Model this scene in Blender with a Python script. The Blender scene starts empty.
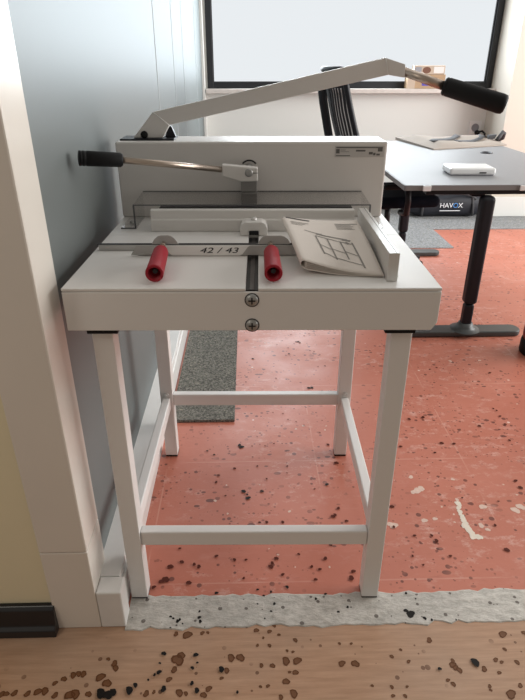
import bpy, bmesh, math, random
from mathutils import Vector, Matrix
SC = bpy.context.scene
COL = SC.collection
R = math.radians

# ------------------------------------------------------------------ materials
def nt(name):
    m = bpy.data.materials.new(name); m.use_nodes = True
    t = m.node_tree
    return m, t, t.nodes['Principled BSDF']

def mat(name, col, rough=.5, metal=0., spec=.5, bump=0., bscale=200., var=0., vscale=8., coat=0.):
    m, t, b = nt(name)
    b.inputs['Base Color'].default_value = (*col, 1)
    b.inputs['Roughness'].default_value = rough
    b.inputs['Metallic'].default_value = metal
    b.inputs['Specular IOR Level'].default_value = spec
    b.inputs['Coat Weight'].default_value = coat
    tc = t.nodes.new('ShaderNodeNewGeometry')
    if var:
        n = t.nodes.new('ShaderNodeTexNoise'); n.inputs['Scale'].default_value = vscale; n.inputs['Detail'].default_value = 5
        t.links.new(tc.outputs['Position'], n.inputs['Vector'])
        mx = t.nodes.new('ShaderNodeMix'); mx.data_type = 'RGBA'
        mx.inputs[6].default_value = (*[c*(1-var) for c in col], 1)
        mx.inputs[7].default_value = (*[min(1, c*(1+var)) for c in col], 1)
        t.links.new(n.outputs['Fac'], mx.inputs[0]); t.links.new(mx.outputs[2], b.inputs['Base Color'])
    if bump:
        n = t.nodes.new('ShaderNodeTexNoise'); n.inputs['Scale'].default_value = bscale; n.inputs['Detail'].default_value = 4
        t.links.new(tc.outputs['Position'], n.inputs['Vector'])
        bp = t.nodes.new('ShaderNodeBump'); bp.inputs['Strength'].default_value = bump; bp.inputs['Distance'].default_value = .002
        t.links.new(n.outputs['Fac'], bp.inputs['Height']); t.links.new(bp.outputs['Normal'], b.inputs['Normal'])
    return m

def N(t, typ, **kw):
    n = t.nodes.new(typ)
    for k, v in kw.items(): setattr(n, k, v)
    return n
def val(t, x):
    return x
def math_(t, op, a, b=None, c=None):
    n = N(t, 'ShaderNodeMath', operation=op)
    for i, x in enumerate((a, b, c)):
        if x is None: continue
        if isinstance(x, (int, float)): n.inputs[i].default_value = x
        else: t.links.new(x, n.inputs[i])
    return n.outputs[0]
def noise(t, vec, scale, detail=4, rough=.5):
    n = N(t, 'ShaderNodeTexNoise'); n.inputs['Scale'].default_value = scale
    n.inputs['Detail'].default_value = detail; n.inputs['Roughness'].default_value = rough
    t.links.new(vec, n.inputs['Vector']); return n.outputs['Fac']
def ramp(t, fac, a, b, ca=0., cb=1.):
    n = N(t, 'ShaderNodeMapRange'); n.inputs[1].default_value = a; n.inputs[2].default_value = b
    n.inputs[3].default_value = ca; n.inputs[4].default_value = cb
    t.links.new(fac, n.inputs[0]); return n.outputs[0]
def mix(t, fac, a, b):
    n = N(t, 'ShaderNodeMix', data_type='RGBA')
    if isinstance(fac, (int, float)): n.inputs[0].default_value = fac
    else: t.links.new(fac, n.inputs[0])
    for i, x in ((6, a), (7, b)):
        if isinstance(x, tuple): n.inputs[i].default_value = (*x, 1)
        else: t.links.new(x, n.inputs[i])
    return n.outputs[2]
def stretch(t, vec, s):
    n = N(t, 'ShaderNodeMapping'); n.inputs['Scale'].default_value = s
    t.links.new(vec, n.inputs['Vector']); return n.outputs[0]
def spots(t, vec, scale, rmax, density, seedoff=0.):
    """round-ish spots of varied radius: 1 inside a spot"""
    mp = N(t, 'ShaderNodeMapping'); mp.inputs['Location'].default_value = (seedoff, seedoff*.7, 0)
    mp.inputs['Scale'].default_value = (1, 1, 0)
    t.links.new(vec, mp.inputs['Vector'])
    v = N(t, 'ShaderNodeTexVoronoi'); v.inputs['Scale'].default_value = scale
    t.links.new(mp.outputs[0], v.inputs['Vector'])
    sp = N(t, 'ShaderNodeSeparateColor'); t.links.new(v.outputs['Color'], sp.inputs[0])
    keep = math_(t, 'GREATER_THAN', sp.outputs[0], 1-density)
    rad = math_(t, 'MULTIPLY', math_(t, 'POWER', sp.outputs[1], 2.2), rmax)
    ins = math_(t, 'LESS_THAN', v.outputs['Distance'], rad)
    return math_(t, 'MULTIPLY', keep, ins)

def floor_red():
    m, t, b = nt('red_floor_paint')
    P = N(t, 'ShaderNodeNewGeometry').outputs['Position']
    sx = N(t, 'ShaderNodeSeparateXYZ'); t.links.new(P, sx.inputs[0])
    X, Y = sx.outputs[0], sx.outputs[1]
    base = mix(t, ramp(t, noise(t, P, 2.2, 6, .6), .3, .7), (.47, .148, .095), (.54, .190, .130))
    base = mix(t, math_(t, 'MULTIPLY', ramp(t, noise(t, stretch(t, P, (1, 4, 1)), 7, 6, .7), .55, .75), .35), base, (.60, .26, .20))
    # brush of dark wear, low and stretched
    base = mix(t, math_(t, 'MULTIPLY', ramp(t, noise(t, stretch(t, P, (1.5, 7, 1)), 9, 5, .7), .60, .72), .30), base, (.28, .075, .05))
    # tile seams every half metre
    for (c, off) in ((X, .72), (Y, 1.53)):
        fr = math_(t, 'FRACT', math_(t, 'MULTIPLY', math_(t, 'SUBTRACT', c, off-.25+5), 2.0))
        d = math_(t, 'ABSOLUTE', math_(t, 'SUBTRACT', fr, .5))
        ln = math_(t, 'LESS_THAN', d, .0045)
        ln = math_(t, 'MULTIPLY', ln, ramp(t, noise(t, P, 6, 3), .42, .56))
        base = mix(t, math_(t, 'MULTIPLY', ln, .38), base, (.66, .38, .31))
    # scuffed pale patches
    sc = math_(t, 'MULTIPLY', ramp(t, noise(t, stretch(t, P, (1, 1.6, 1)), 17, 7, .8), .53, .62), ramp(t, noise(t, P, 1.9, 3), .44, .56))
    base = mix(t, math_(t, 'MULTIPLY', sc, .48), base, (.70, .48, .42))
    clump = ramp(t, noise(t, P, 3.6, 4), .44, .54)
    base = mix(t, math_(t, 'MULTIPLY', math_(t, 'MULTIPLY', spots(t, P, 46, .38, .85, 3.1), clump), .85), base, (.13, .035, .024))
    clump2 = ramp(t, noise(t, stretch(t, P, (1, 2.2, 1)), 2.3, 3), .46, .58)
    base = mix(t, math_(t, 'MULTIPLY', math_(t, 'MULTIPLY', spots(t, stretch(t, P, (.7, 1.2, 1)), 40, .38, .75, 9.7), clump2), .8), base, (.10, .03, .022))
    base = mix(t, math_(t, 'MULTIPLY', math_(t, 'MULTIPLY', spots(t, P, 75, .36, .7, 13.1), ramp(t, noise(t, P, 2.9, 3), .46, .56)), .75), base, (.15, .038, .025))
    base = mix(t, math_(t, 'MULTIPLY', spots(t, P, 22, .16, .25, 5.3), .8), base, (.75, .62, .55))
    t.links.new(base, b.inputs['Base Color'])
    t.links.new(ramp(t, noise(t, P, 5, 4), .3, .7, .38, .55), b.inputs['Roughness'])
    bp = N(t, 'ShaderNodeBump'); bp.inputs['Strength'].default_value = .25; bp.inputs['Distance'].default_value = .002
    t.links.new(noise(t, P, 40, 5), bp.inputs['Height']); t.links.new(bp.outputs[0], b.inputs['Normal'])
    return m

def floor_wood():
    m, t, b = nt('worn_wood_floor')
    P = N(t, 'ShaderNodeNewGeometry').outputs['Position']
    g = noise(t, stretch(t, P, (1.2, 14, 1)), 7, 7, .65)
    base = mix(t, ramp(t, g, .3, .7), (.36, .205, .122), (.50, .305, .195))
    base = mix(t, math_(t, 'MULTIPLY', ramp(t, noise(t, stretch(t, P, (1, 30, 1)), 14, 4, .7), .58, .7), .35), base, (.24, .14, .085))
    base = mix(t, math_(t, 'MULTIPLY', ramp(t, noise(t, P, 3, 3), .45, .7), .35), base, (.42, .33, .26))
    base = mix(t, math_(t, 'MULTIPLY', math_(t, 'MULTIPLY', spots(t, P, 50, .34, .6, 1.7), ramp(t, noise(t, P, 5, 2), .44, .54)), .8), base, (.12, .045, .018))
    t.links.new(base, b.inputs['Base Color']); b.inputs['Roughness'].default_value = .5
    bp = N(t, 'ShaderNodeBump'); bp.inputs['Strength'].default_value = .2; bp.inputs['Distance'].default_value = .001
    t.links.new(g, bp.inputs['Height']); t.links.new(bp.outputs[0], b.inputs['Normal'])
    return m

def concrete():
    m, t, b = nt('grey_levelling_concrete')
    P = N(t, 'ShaderNodeNewGeometry').outputs['Position']
    h = noise(t, stretch(t, P, (1, 1.6, 1)), 30, 8, .65)
    base = mix(t, ramp(t, h, .3, .7), (.40, .38, .345), (.70, .67, .62))
    base = mix(t, ramp(t, noise(t, P, 4, 3), .4, .65, 0, .5), base, (.33, .315, .29))
    base = mix(t, math_(t, 'MULTIPLY', spots(t, P, 65, .36, .5, 2.2), .8), base, (.07, .05, .04))
    t.links.new(base, b.inputs['Base Color']); b.inputs['Roughness'].default_value = .75
    bp = N(t, 'ShaderNodeBump'); bp.inputs['Strength'].default_value = 1.; bp.inputs['Distance'].default_value = .006
    t.links.new(h, bp.inputs['Height']); t.links.new(bp.outputs[0], b.inputs['Normal'])
    return m

def carpet(name, a, c, scale=230):
    m, t, b = nt(name)
    P = N(t, 'ShaderNodeNewGeometry').outputs['Position']
    n1 = noise(t, P, scale, 3, .8)
    base = mix(t, ramp(t, n1, .38, .62), a, c)
    base = mix(t, ramp(t, noise(t, P, scale*.8, 1), .66, .7, 0, .6), base, (.40, .36, .28))
    t.links.new(base, b.inputs['Base Color']); b.inputs['Roughness'].default_value = .95
    b.inputs['Specular IOR Level'].default_value = .1
    bp = N(t, 'ShaderNodeBump'); bp.inputs['Strength'].default_value = .8; bp.inputs['Distance'].default_value = .004
    t.links.new(n1, bp.inputs['Height']); t.links.new(bp.outputs[0], b.inputs['Normal'])
    return m

def clear(name, tint, gloss=.06, rough=.08):
    m, t, b = nt(name)
    out = t.nodes['Material Output']; t.nodes.remove(b)
    tr = N(t, 'ShaderNodeBsdfTransparent'); tr.inputs[0].default_value = (*tint, 1)
    gl = N(t, 'ShaderNodeBsdfGlossy'); gl.inputs['Roughness'].default_value = rough
    lw = N(t, 'ShaderNodeLayerWeight'); lw.inputs[0].default_value = .5
    mx = N(t, 'ShaderNodeMixShader')
    t.links.new(math_(t, 'ADD', math_(t, 'MULTIPLY', math_(t, 'POWER', lw.outputs['Facing'], 4), .5), gloss), mx.inputs[0])
    t.links.new(tr.outputs[0], mx.inputs[1]); t.links.new(gl.outputs[0], mx.inputs[2])
    t.links.new(mx.outputs[0], out.inputs[0])
    return m

def emit(name, col, s):
    m, t, b = nt(name)
    out = t.nodes['Material Output']; t.nodes.remove(b)
    e = N(t, 'ShaderNodeEmission'); e.inputs[0].default_value = (*col, 1); e.inputs[1].default_value = s
    t.links.new(e.outputs[0], out.inputs[0]); return m

def mesh_fabric():
    m, t, b = nt('black_mesh_fabric')
    out = t.nodes['Material Output']
    tc = N(t, 'ShaderNodeTexCoord').outputs['UV']
    w = N(t, 'ShaderNodeTexWave', wave_type='BANDS', bands_direction='X')
    w.inputs['Scale'].default_value = 5.5; w.inputs['Distortion'].default_value = 5
    w.inputs['Detail'].default_value = 1.0; w.inputs['Detail Scale'].default_value = .5
    t.links.new(tc, w.inputs['Vector'])
    hole = math_(t, 'MULTIPLY', ramp(t, w.outputs['Fac'], .72, .9), .25)
    b.inputs['Base Color'].default_value = (.012, .013, .018, 1); b.inputs['Roughness'].default_value = .8
    tr = N(t, 'ShaderNodeBsdfTransparent')
    mx = N(t, 'ShaderNodeMixShader')
    t.links.new(hole, mx.inputs[0]); t.links.new(b.outputs[0], mx.inputs[1]); t.links.new(tr.outputs[0], mx.inputs[2])
    t.links.new(mx.outputs[0], out.inputs[0]); return m

M = dict(
    coat=mat('white_powder_coat', (.70, .68, .655), .38, bump=.04, bscale=900),
    housing=mat('white_housing_coat', (.70, .675, .65), .42, bump=.04, bscale=900),
    leg=mat('white_leg_paint', (.74, .73, .715), .4),
    bed=mat('white_bed_enamel', (.72, .705, .685), .45, spec=.35),
    alu=mat('satin_aluminium', (.66, .65, .63), .42, .55),
    steel=mat('polished_steel', (.50, .42, .355), .36, 1.),
    dullsteel=mat('dull_grey_steel', (.36, .36, .35), .4, .7),
    plate=mat('grey_plate', (.43, .42, .405), .42, .2),
    strip=mat('grey_strip', (.50, .49, .475), .45, .1),
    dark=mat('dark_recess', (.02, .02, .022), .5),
    black=mat('black_rubber', (.007, .007, .008), .6, spec=.22, bump=.05, bscale=600),
    blackm=mat('black_coated_metal', (.010, .011, .016), .42, spec=.3),
    bracket=mat('grey_bracket', (.30, .29, .28), .45, .2),
    slotbar=mat('slot_bar_steel', (.11, .10, .095), .3, .8),
    slot=mat('slot_steel', (.035, .034, .034), .3, .8),
    red=mat('red_plastic', (.29, .006, .018), .48, spec=.3),
    reddark=mat('red_plastic_inside', (.10, .004, .008), .6),
    ink=mat('black_ink', (.012, .012, .014), .6),
    drawink=mat('pale_grey_ink', (.24, .225, .21), .7),
    grayink=mat('grey_ink', (.12, .115, .11), .7),
    paper=mat('uncoated_paper', (.70, .645, .595), .75),
    label=mat('white_label_film', (.78, .77, .75), .45),
    sticker=mat('silver_rating_sticker', (.52, .50, .48), .35),
    smoke=clear('smoky_acrylic', (.975, .972, .97), .06, .12),
    smoke_edge=mat('acrylic_cut_edge', (.10, .10, .105), .25),
    frost=None,
    joint=mat('pale_glass_joint', (.36, .39, .40), .7, spec=.1),
    frame=mat('cream_gloss_paint', (.72, .675, .615), .25, var=.05, vscale=4),
    cream=mat('pale_yellow_wall_paint', (.76, .69, .49), .7),
    rail=mat('white_rail_paint', (.74, .73, .71), .4, var=.08, vscale=14),
    wallw=mat('white_wall_paint', (.74, .745, .72), .8),
    wallc=mat('warm_white_wall_paint', (.64, .59, .52), .8),
    wframe=mat('black_window_frame', (.012, .013, .016), .4),
    sill=mat('marble_sill', (.66, .61, .575), .35, var=.18, vscale=18),
    pane=emit('daylit_frosted_pane', (.93, .97, 1.), .88),
    blackbase=mat('black_skirting', (.010, .010, .012), .3),
    desk=mat('grey_desk_laminate', (.25, .25, .262), .5, spec=.25, var=.04, vscale=30),
    deskedge=mat('grey_desk_edge', (.20, .195, .195), .5),
    footm=mat('dark_green_grey_metal', (.055, .062, .062), .42),
    plasticw=mat('white_plastic', (.80, .80, .80), .3),
    card=mat('brown_cardboard', (.46, .32, .20), .8, var=.1, vscale=30),
    card2=mat('pale_cardboard', (.55, .45, .36), .8),
    purple=mat('purple_print', (.08, .06, .42), .5),
    brownp=mat('brown_print', (.16, .06, .03), .5),
    greyp=mat('grey_print', (.30, .30, .33), .5),
    canvas=mat('taupe_canvas', (.34, .29, .25), .85, bump=.3, bscale=300, var=.1, vscale=12),
    strap=mat('dark_grey_webbing', (.06, .06, .065), .8),
    nylon=mat('black_nylon', (.014, .016, .024), .6, bump=.5, bscale=60),
    seatfab=mat('black_seat_fabric', (.006, .008, .014), .9, spec=.1),
    logo=mat('white_logo_print', (.85, .87, .9), .6),
    logob=mat('blue_logo_print', (.10, .30, .70), .6),
    darkred=mat('dark_red_paint', (.20, .012, .016), .35),
    stain_k=mat('black_stain', (.010, .008, .007), .6, spec=.2),
    stain_r=mat('dark_red_stain', (.095, .022, .014), .65, spec=.15),
    stain_m=mat('faded_brown_stain', (.165, .072, .032), .55, spec=.3),
    stain_b=mat('brown_stain', (.120, .046, .018), .55, spec=.2),
    stain_w=mat('white_paint_fleck', (.68, .50, .42), .7, var=.25, vscale=90),
    smear=mat('cream_paint_smear', (.76, .68, .58), .6, var=.15, vscale=60),
    redfloor=floor_red(), wood=floor_wood(), conc=concrete(),
    carpet=carpet('dark_speckled_carpet', (.06, .06, .055), (.26, .25, .22), 130),
    carpetg=carpet('grey_carpet_tile', (.17, .175, .18), (.36, .365, .37), 90),
    mesh=mesh_fabric(),
)
def frost():
    m, t, b = nt('frosted_glass')
    out = t.nodes['Material Output']; t.nodes.remove(b)
    d = N(t, 'ShaderNodeBsdfDiffuse'); d.inputs[0].default_value = (.125, .138, .135, 1)
    g = N(t, 'ShaderNodeBsdfGlossy'); g.inputs[0].default_value = (.93, .97, 1, 1); g.inputs['Roughness'].default_value = .42
    mx = N(t, 'ShaderNodeMixShader'); mx.inputs[0].default_value = .135
    t.links.new(d.outputs[0], mx.inputs[1]); t.links.new(g.outputs[0], mx.inputs[2]); t.links.new(mx.outputs[0], out.inputs[0])
    return m
M['frost'] = frost()

# ------------------------------------------------------------------ mesh helpers
class MB:
    def __init__(s): s.bm = bmesh.new()
    def box(s, x0, x1, y0, y1, z0, z1, bev=0., seg=2):
        bm = bmesh.new()
        bmesh.ops.create_cube(bm, size=1)
        for v in bm.verts:
            v.co = Vector(((x0+x1)/2+v.co.x*(x1-x0), (y0+y1)/2+v.co.y*(y1-y0), (z0+z1)/2+v.co.z*(z1-z0)))
        if bev: bmesh.ops.bevel(bm, geom=bm.edges[:], offset=bev, segments=seg, profile=.5, affect='EDGES')
        return s._add(bm)
    def _add(s, bm, M4=None):
        me = bpy.data.meshes.new('t'); bm.to_mesh(me); bm.free()
        if M4 is not None: me.transform(M4)
        s.bm.from_mesh(me); bpy.data.meshes.remove(me); return s
    def cyl(s, a, b, r0, r1=None, n=24, caps=True, smooth=True):
        a, b = Vector(a), Vector(b); r1 = r0 if r1 is None else r1
        d = (b-a).normalized(); u = d.orthogonal().normalized(); w = d.cross(u)
        ra = [s.bm.verts.new(a+(u*math.cos(2*math.pi*i/n)+w*math.sin(2*math.pi*i/n))*r0) for i in range(n)]
        rb = [s.bm.verts.new(b+(u*math.cos(2*math.pi*i/n)+w*math.sin(2*math.pi*i/n))*r1) for i in range(n)]
        for i in range(n):
            f = s.bm.faces.new((ra[i], ra[(i+1) % n], rb[(i+1) % n], rb[i])); f.smooth = smooth
        if caps:
            s.bm.faces.new(ra[::-1]); s.bm.faces.new(rb)
        return s
    def lathe(s, a, b, prof, n=28):
        """prof = [(t along a->b in metres, radius)]; closes where radius is 0"""
        a, b = Vector(a), Vector(b); d = (b-a).normalized(); u = d.orthogonal().normalized(); w = d.cross(u)
        prev = None
        for (tt, r) in prof:
            c = a+d*tt
            ring = [s.bm.verts.new(c)] if r == 0 else [s.bm.verts.new(c+(u*math.cos(2*math.pi*i/n)+w*math.sin(2*math.pi*i/n))*r) for i in range(n)]
            if prev:
                for i in range(n):
                    j = (i+1) % n
                    if len(prev) == 1 and len(ring) == 1: continue
                    if len(prev) == 1: f = s.bm.faces.new((prev[0], ring[j], ring[i]))
                    elif len(ring) == 1: f = s.bm.faces.new((prev[i], prev[j], ring[0]))
                    else: f = s.bm.faces.new((prev[i], prev[j], ring[j], ring[i]))
                    f.smooth = True
            prev = ring
        return s
    def prism(s, pts, axis, c0, c1, bev=0., seg=2):
        """polygon pts in the two other axes, extruded from c0 to c1 along axis"""
        bm = bmesh.new()
        def P(p, c):
            return {'x': (c, p[0], p[1]), 'y': (p[0], c, p[1]), 'z': (p[0], p[1], c)}[axis]
        A = [bm.verts.new(P(p, c0)) for p in pts]; B = [bm.verts.new(P(p, c1)) for p in pts]
        n = len(pts)
        bm.faces.new(A); bm.faces.new(B[::-1])
        for i in range(n): bm.faces.new((A[i], B[i], B[(i+1) % n], A[(i+1) % n]))
        bmesh.ops.recalc_face_normals(bm, faces=bm.faces[:])
        if bev: bmesh.ops.bevel(bm, geom=bm.edges[:], offset=bev, segments=seg, profile=.5, affect='EDGES')
        return s._add(bm)
    def hull(s, pts8, bev=0.):
        """hexahedron from 8 points: 4 bottom, 4 top"""
        bm = bmesh.new(); v = [bm.verts.new(p) for p in pts8]
        for f in ((3, 2, 1, 0), (4, 5, 6, 7), (0, 1, 5, 4), (1, 2, 6, 5), (2, 3, 7, 6), (3, 0, 4, 7)):
            bm.faces.new([v[i] for i in f])
        bmesh.ops.recalc_face_normals(bm, faces=bm.faces[:])
        if bev: bmesh.ops.bevel(bm, geom=bm.edges[:], offset=bev, segments=2, profile=.5, affect='EDGES')
        return s._add(bm)
    def tube(s, pts, r, n=10):
        pts = [Vector(p) for p in pts]
        prev = None; u = None
        for i, p in enumerate(pts):
            d = (pts[min(i+1, len(pts)-1)]-pts[max(i-1, 0)]).normalized()
            u = d.orthogonal().normalized() if u is None else (u-d*u.dot(d)).normalized()
            w = d.cross(u)
            rr = r[i] if isinstance(r, (list, tuple)) else r
            ring = [s.bm.verts.new(p+(u*math.cos(2*math.pi*k/n)+w*math.sin(2*math.pi*k/n))*rr) for k in range(n)]
            if prev:
                for k in range(n):
                    f = s.bm.faces.new((prev[k], prev[(k+1) % n], ring[(k+1) % n], ring[k])); f.smooth = True
            else: s.bm.faces.new(ring[::-1])
            prev = ring
        s.bm.faces.new(prev); return s
    def grid(s, rows, closed=False, smooth=True):
        vs = [[s.bm.verts.new(p) for p in r] for r in rows]
        for i in range(len(vs)-1):
            for j in range(len(vs[0])-1):
                f = s.bm.faces.new((vs[i][j], vs[i][j+1], vs[i+1][j+1], vs[i+1][j])); f.smooth = smooth
        return s
    def quad(s, *p):
        s.bm.faces.new([s.bm.verts.new(q) for q in p]); return s
    def make(s, name, m, parent=None, sub=0):
        me = bpy.data.meshes.new(name)
        bmesh.ops.recalc_face_normals(s.bm, faces=s.bm.faces[:])
        s.bm.to_mesh(me); s.bm.free()
        me.materials.append(m)
        o = bpy.data.objects.new(name, me); COL.objects.link(o)
        if parent: o.parent = parent
        if sub:
            q = o.modifiers.new('smooth', 'SUBSURF'); q.levels = sub; q.render_levels = sub
        return o

def thing(name, label, cat, loc=(0, 0, 0), rz=0., group=None):
    o = bpy.data.objects.new(name, None); COL.objects.link(o)
    o.location = loc; o.rotation_euler = (0, 0, rz); o.empty_display_size = .1
    return tag(o, label, cat, group)
def tag(o, label, cat, group=None):
    o['label'] = label; o['category'] = cat
    if group: o['group'] = group
    return o
def struct(o): o['kind'] = 'structure'; return o

def text(name, body, size, m, parent, mtx, shear=0., sx=1., extrude=.0003):
    cu = bpy.data.curves.new(name, 'FONT'); cu.body = body; cu.size = size; cu.shear = shear
    cu.align_x = 'CENTER'; cu.align_y = 'CENTER'; cu.extrude = extrude
    tmp = bpy.data.objects.new(name+'_tmp', cu); COL.objects.link(tmp)
    dg = bpy.context.evaluated_depsgraph_get(); dg.update()
    me = bpy.data.meshes.new_from_object(tmp.evaluated_get(dg))
    bpy.data.objects.remove(tmp)
    me.transform(Matrix.Diagonal((sx, 1, 1, 1))); me.transform(mtx)
    me.materials.clear(); me.materials.append(m); me.name = name
    o = bpy.data.objects.new(name, me); COL.objects.link(o); o.parent = parent
    return o
UP_FRONT = Matrix(((1, 0, 0, 0), (0, 0, -1, 0), (0, 1, 0, 0), (0, 0, 0, 1)))   # text standing up, facing -y

random.seed(4)
# ------------------------------------------------------------------ the setting
def ragged(x0, x1, n, y, amp):
    return [(x0+(x1-x0)*i/n, y+random.uniform(-amp, amp)*random.random()) for i in range(n+1)]
struct(MB().quad((-.55, .96, 0), (4, .96, 0), (4, 5.6, 0), (-.55, 5.6, 0)).make('floor', M['redfloor']))
struct(MB().quad((-2.2, -1.6, 0), (4, -1.6, 0), (4, .96, 0), (-2.2, .96, 0)).make('floor', M['wood']))
nr = 220
lo = ragged(-.305, 4, nr, .900, .010); hi = ragged(-.305, 4, nr, .993, .008)
b = MB()
zt = .0022
b.grid([[(x, y-.001, .0001) for x, y in lo], [(x, y+.001, zt) for x, y in lo], [(x, y-.004, zt) for x, y in hi], [(x, y, .0001) for x, y in hi]], smooth=False)
struct(b.make('floor', M['conc']))
# grey carpet tiles towards the window: an L round the bare red patch
b = MB().prism([(-.30, 5.34), (-.30, 3.98), (1.505, 3.98), (1.505, 4.50), (4, 4.50), (4, 5.34)], 'z', .0002, .006)
struct(b.make('floor', M['carpetg']))

# near door frame post, painted cream
b = MB().box(-.467, -.362, .908, 1.014, .246, 2.7, .0035).box(-.467, -.362, .9085, 1.014, 0, .2445, .0025)
struct(b.make('trim_1', M['frame']))
struct(MB().box(-2.2, -.467, .918, 1.02, 0, 2.7).make('wall_left_return', M['cream']))
b = MB().prism([(.884, 0), (.918, 0), (.918, .080), (.908, .080), (.900, .072), (.893, .03), (.884, .022)], 'x', -2.2, -.462, .002)
struct(b.make('baseboard_left', M['blackbase']))
# frosted partition
b = MB()
seams = [1.022, 2.61, 3.23, 3.72, 4.64, 5.30]
for a, c in zip(seams, seams[1:]): b.box(-.386, -.371, a+.0001, c-.0001, .112, 2.7)
struct(b.make('wall_left', M['frost']))
for k, y in enumerate((2.61, 3.23, 3.72, 4.64)):
    struct(MB().box(-.378, -.3695, y-.005, y+.005, .116, 2.7, .001).make('trim_%d' % (6+k), M['joint']))
b = MB().box(-.395, -.310, .958, 5.34, 0, .090, .002).box(-.395, -.316, .958, 5.34, .092, .116, .002)
struct(b.make('trim_2', M['rail']))
struct(MB().box(-.3615, -.303, .908, .956, 0, .117, .004).make('trim_3', M['rail']))
struct(MB().box(-.386, -.352, 5.22, 5.35, .116, 2.7, .002).make('trim_4', M['wallw']))
# window wall
b = MB()
b.box(-.6, 2.6, 5.35, 5.6, 0, 1.0).box(-.6, -.335, 5.35, 5.6, 1.0, 2.7).box(2.122, 2.6, 5.35, 5.6, 1.0, 2.7).box(-.335, 2.122, 5.35, 5.6, 2.45, 2.7)
struct(b.make('wall_back', M['wallw']))
fr = MB()
for (x0, x1, z0, z1) in ((-.335, -.285, 1.02, 2.45), (2.072, 2.122, 1.02, 2.45), (-.285, 2.072, 1.02, 1.068), (-.285, 2.072, 2.40, 2.45)):
    fr.box(x0, x1, 5.335, 5.41, z0, z1, .003)
win = struct(fr.make('window_1', M['wframe']))
MB().box(-.285, 2.072, 5.385, 5.395, 1.068, 2.40).make('pane', M['pane'], win)
fr = MB()
for (x0, x1, z0, z1) in ((-.285, -.279, 1.068, 2.4), (2.066, 2.072, 1.068, 2.4), (-.279, 2.066, 1.068, 1.074), (-.279, 2.066, 2.394, 2.4)):
    fr.box(x0, x1, 5.36, 5.384, z0, z1, .002)
fr.make('sash', M['wframe'], win)
struct(MB().box(-.345, 2.124, 5.22, 5.36, .985, 1.02, .004).make('trim_5', M['sill']))
struct(MB().box(2.125, 4.2, 4.935, 5.6, 0, 2.7).make('wall_right', M['wallc']))
struct(MB().box(2.125, 4.2, 4.91, 4.935, 0.006, .165, .004).box(2.125, 4.2, 4.91, 4.925, .165, .175, .003).make('baseboard_right', M['wallw']))
struct(MB().box(-.30, 2.124, 5.335, 5.35, 0.006, .10, .003).make('baseboard_back', M['wallw']))

# ------------------------------------------------------------------ the stand
LOC = (0, .955, 0); RZ = R(-1.2)
st = thing('machine_stand', 'white square-tube steel stand with four legs under the paper cutter', 'stand', LOC, RZ)
for (x0, y0) in ((-.3045, .025), (.2735, .025), (-.3045, .603), (.2735, .603)):
    lg = MB().box(x0, x0+.0405, y0, y0+.0405, .006, .7475, .0025).make('leg', M['leg'], st)
    MB().box(x0+.001, x0+.0395, y0+.001, y0+.0395, 0.0003, .0058).make('foot_cap', M['black'], lg)
    px = (x0-.002, x0+.056) if x0 < 0 else (x0-.018, x0+.040)
    MB().box(px[0], px[1], y0-.020, y0+.05, .7477, .7563, .001).make('pad', M['black'], st)
MB().box(-.2638, .2732, .031, .056, .178, .219, .003).make('rail', M['leg'], st)
MB().box(-.2638, .2732, .606, .631, .205, .246, .003).make('rail', M['leg'], st)
for x0 in (-.2975, .2805):
    MB().box(x0, x0+.025, .0657, .6025, .196, .237, .003).make('rail', M['leg'], st)
for x0 in (-.285, .293):
    MB().cyl((x0, .6028, .247), (x0, .599, .247), .009, n=20).cyl((x0, .599, .247), (x0, .596, .247), .005, n=6).make('bolt', M['alu'], st)

# ------------------------------------------------------------------ the paper cutter
pc = thing('paper_cutter', 'grey-white manual stack paper cutter with raised lever standing on the white stand', 'paper cutter', LOC, RZ)
# bed: body, then top plates that leave the slot open
b = MB()
b.prism([(-.340, .7565), (.340, .7565), (.350, .772), (.350, .8335), (-.340, .8335)], 'y', 0, .66, .002)
b.box(-.340, -.0065, 0.0005, .36, .8350, .840, .0012).box(.0165, .350, 0.0005, .36, .8350, .840, .0012).box(-.340, .350, .3605, .66, .8350, .840, .0008)
b.box(-.334, -.008, .003, .36, .833, .8355).box(.018, .344, .003, .36, .833, .8355)
b.make('cutting_bed', M['bed'], pc)
sl = MB().box(-.0065, .0165, .004, .348, .8336, .8362).make('slot', M['slot'], pc)
MB().box(.001, .009, .004, .345, .8362, .8372, .0004).make('slot_bar', M['slotbar'], sl)
for z in (.818, .768):
    s_ = MB().lathe((.005, .0005, z), (.005, -.02, z), [(0, .0118), (.002, .0118), (.0045, .0095), (.006, .0065), (.006, 0)]).make('screw', M['dullsteel'], pc)
    MB().box(.005-.0065, .005+.0065, -.0062, -.0052, z-.0014, z+.0014).box(.005-.0014, .005+.0014, -.0062, -.0052, z-.0065, z+.0065).make('cross_slot', M['dark'], s_)
    MB().lathe((.005, .0004, z), (.005, -.02, z), [(0, .0135), (.0012, .0135), (.0012, .0119)]).make('washer', M['dark'], s_)
# housing
b = MB().box(-.343, .341, .535, .665, .8405, 1.0285, .004)
b.make('housing', M['housing'], pc)
stk = MB().box(.209, .334, .5338, .5349, .992, 1.019, .0003).make('rating_sticker', M['sticker'], pc)
b = MB()
def sb(x0, x1, z0, z1): b.box(x0, x1, .5333, .5337, z0, z1)
sb(.212, .318, 1.0135, 1.0165); sb(.212, .221, 1.001, 1.0115); sb(.223, .236, 1.0085, 1.0098); sb(.223, .245, 1.0045, 1.0055)
sb(.262, .286, 1.0055, 1.0095); sb(.212, .248, .9945, .9965); sb(.295, .305, .9985, 1.0045); sb(.306, .312, .9965, 1.0025); sb(.317, .329, 1.0055, 1.0165); sb(.314, .323, .996, 1.0005)
b.make('sticker_print', M['grayink'], stk)
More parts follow.
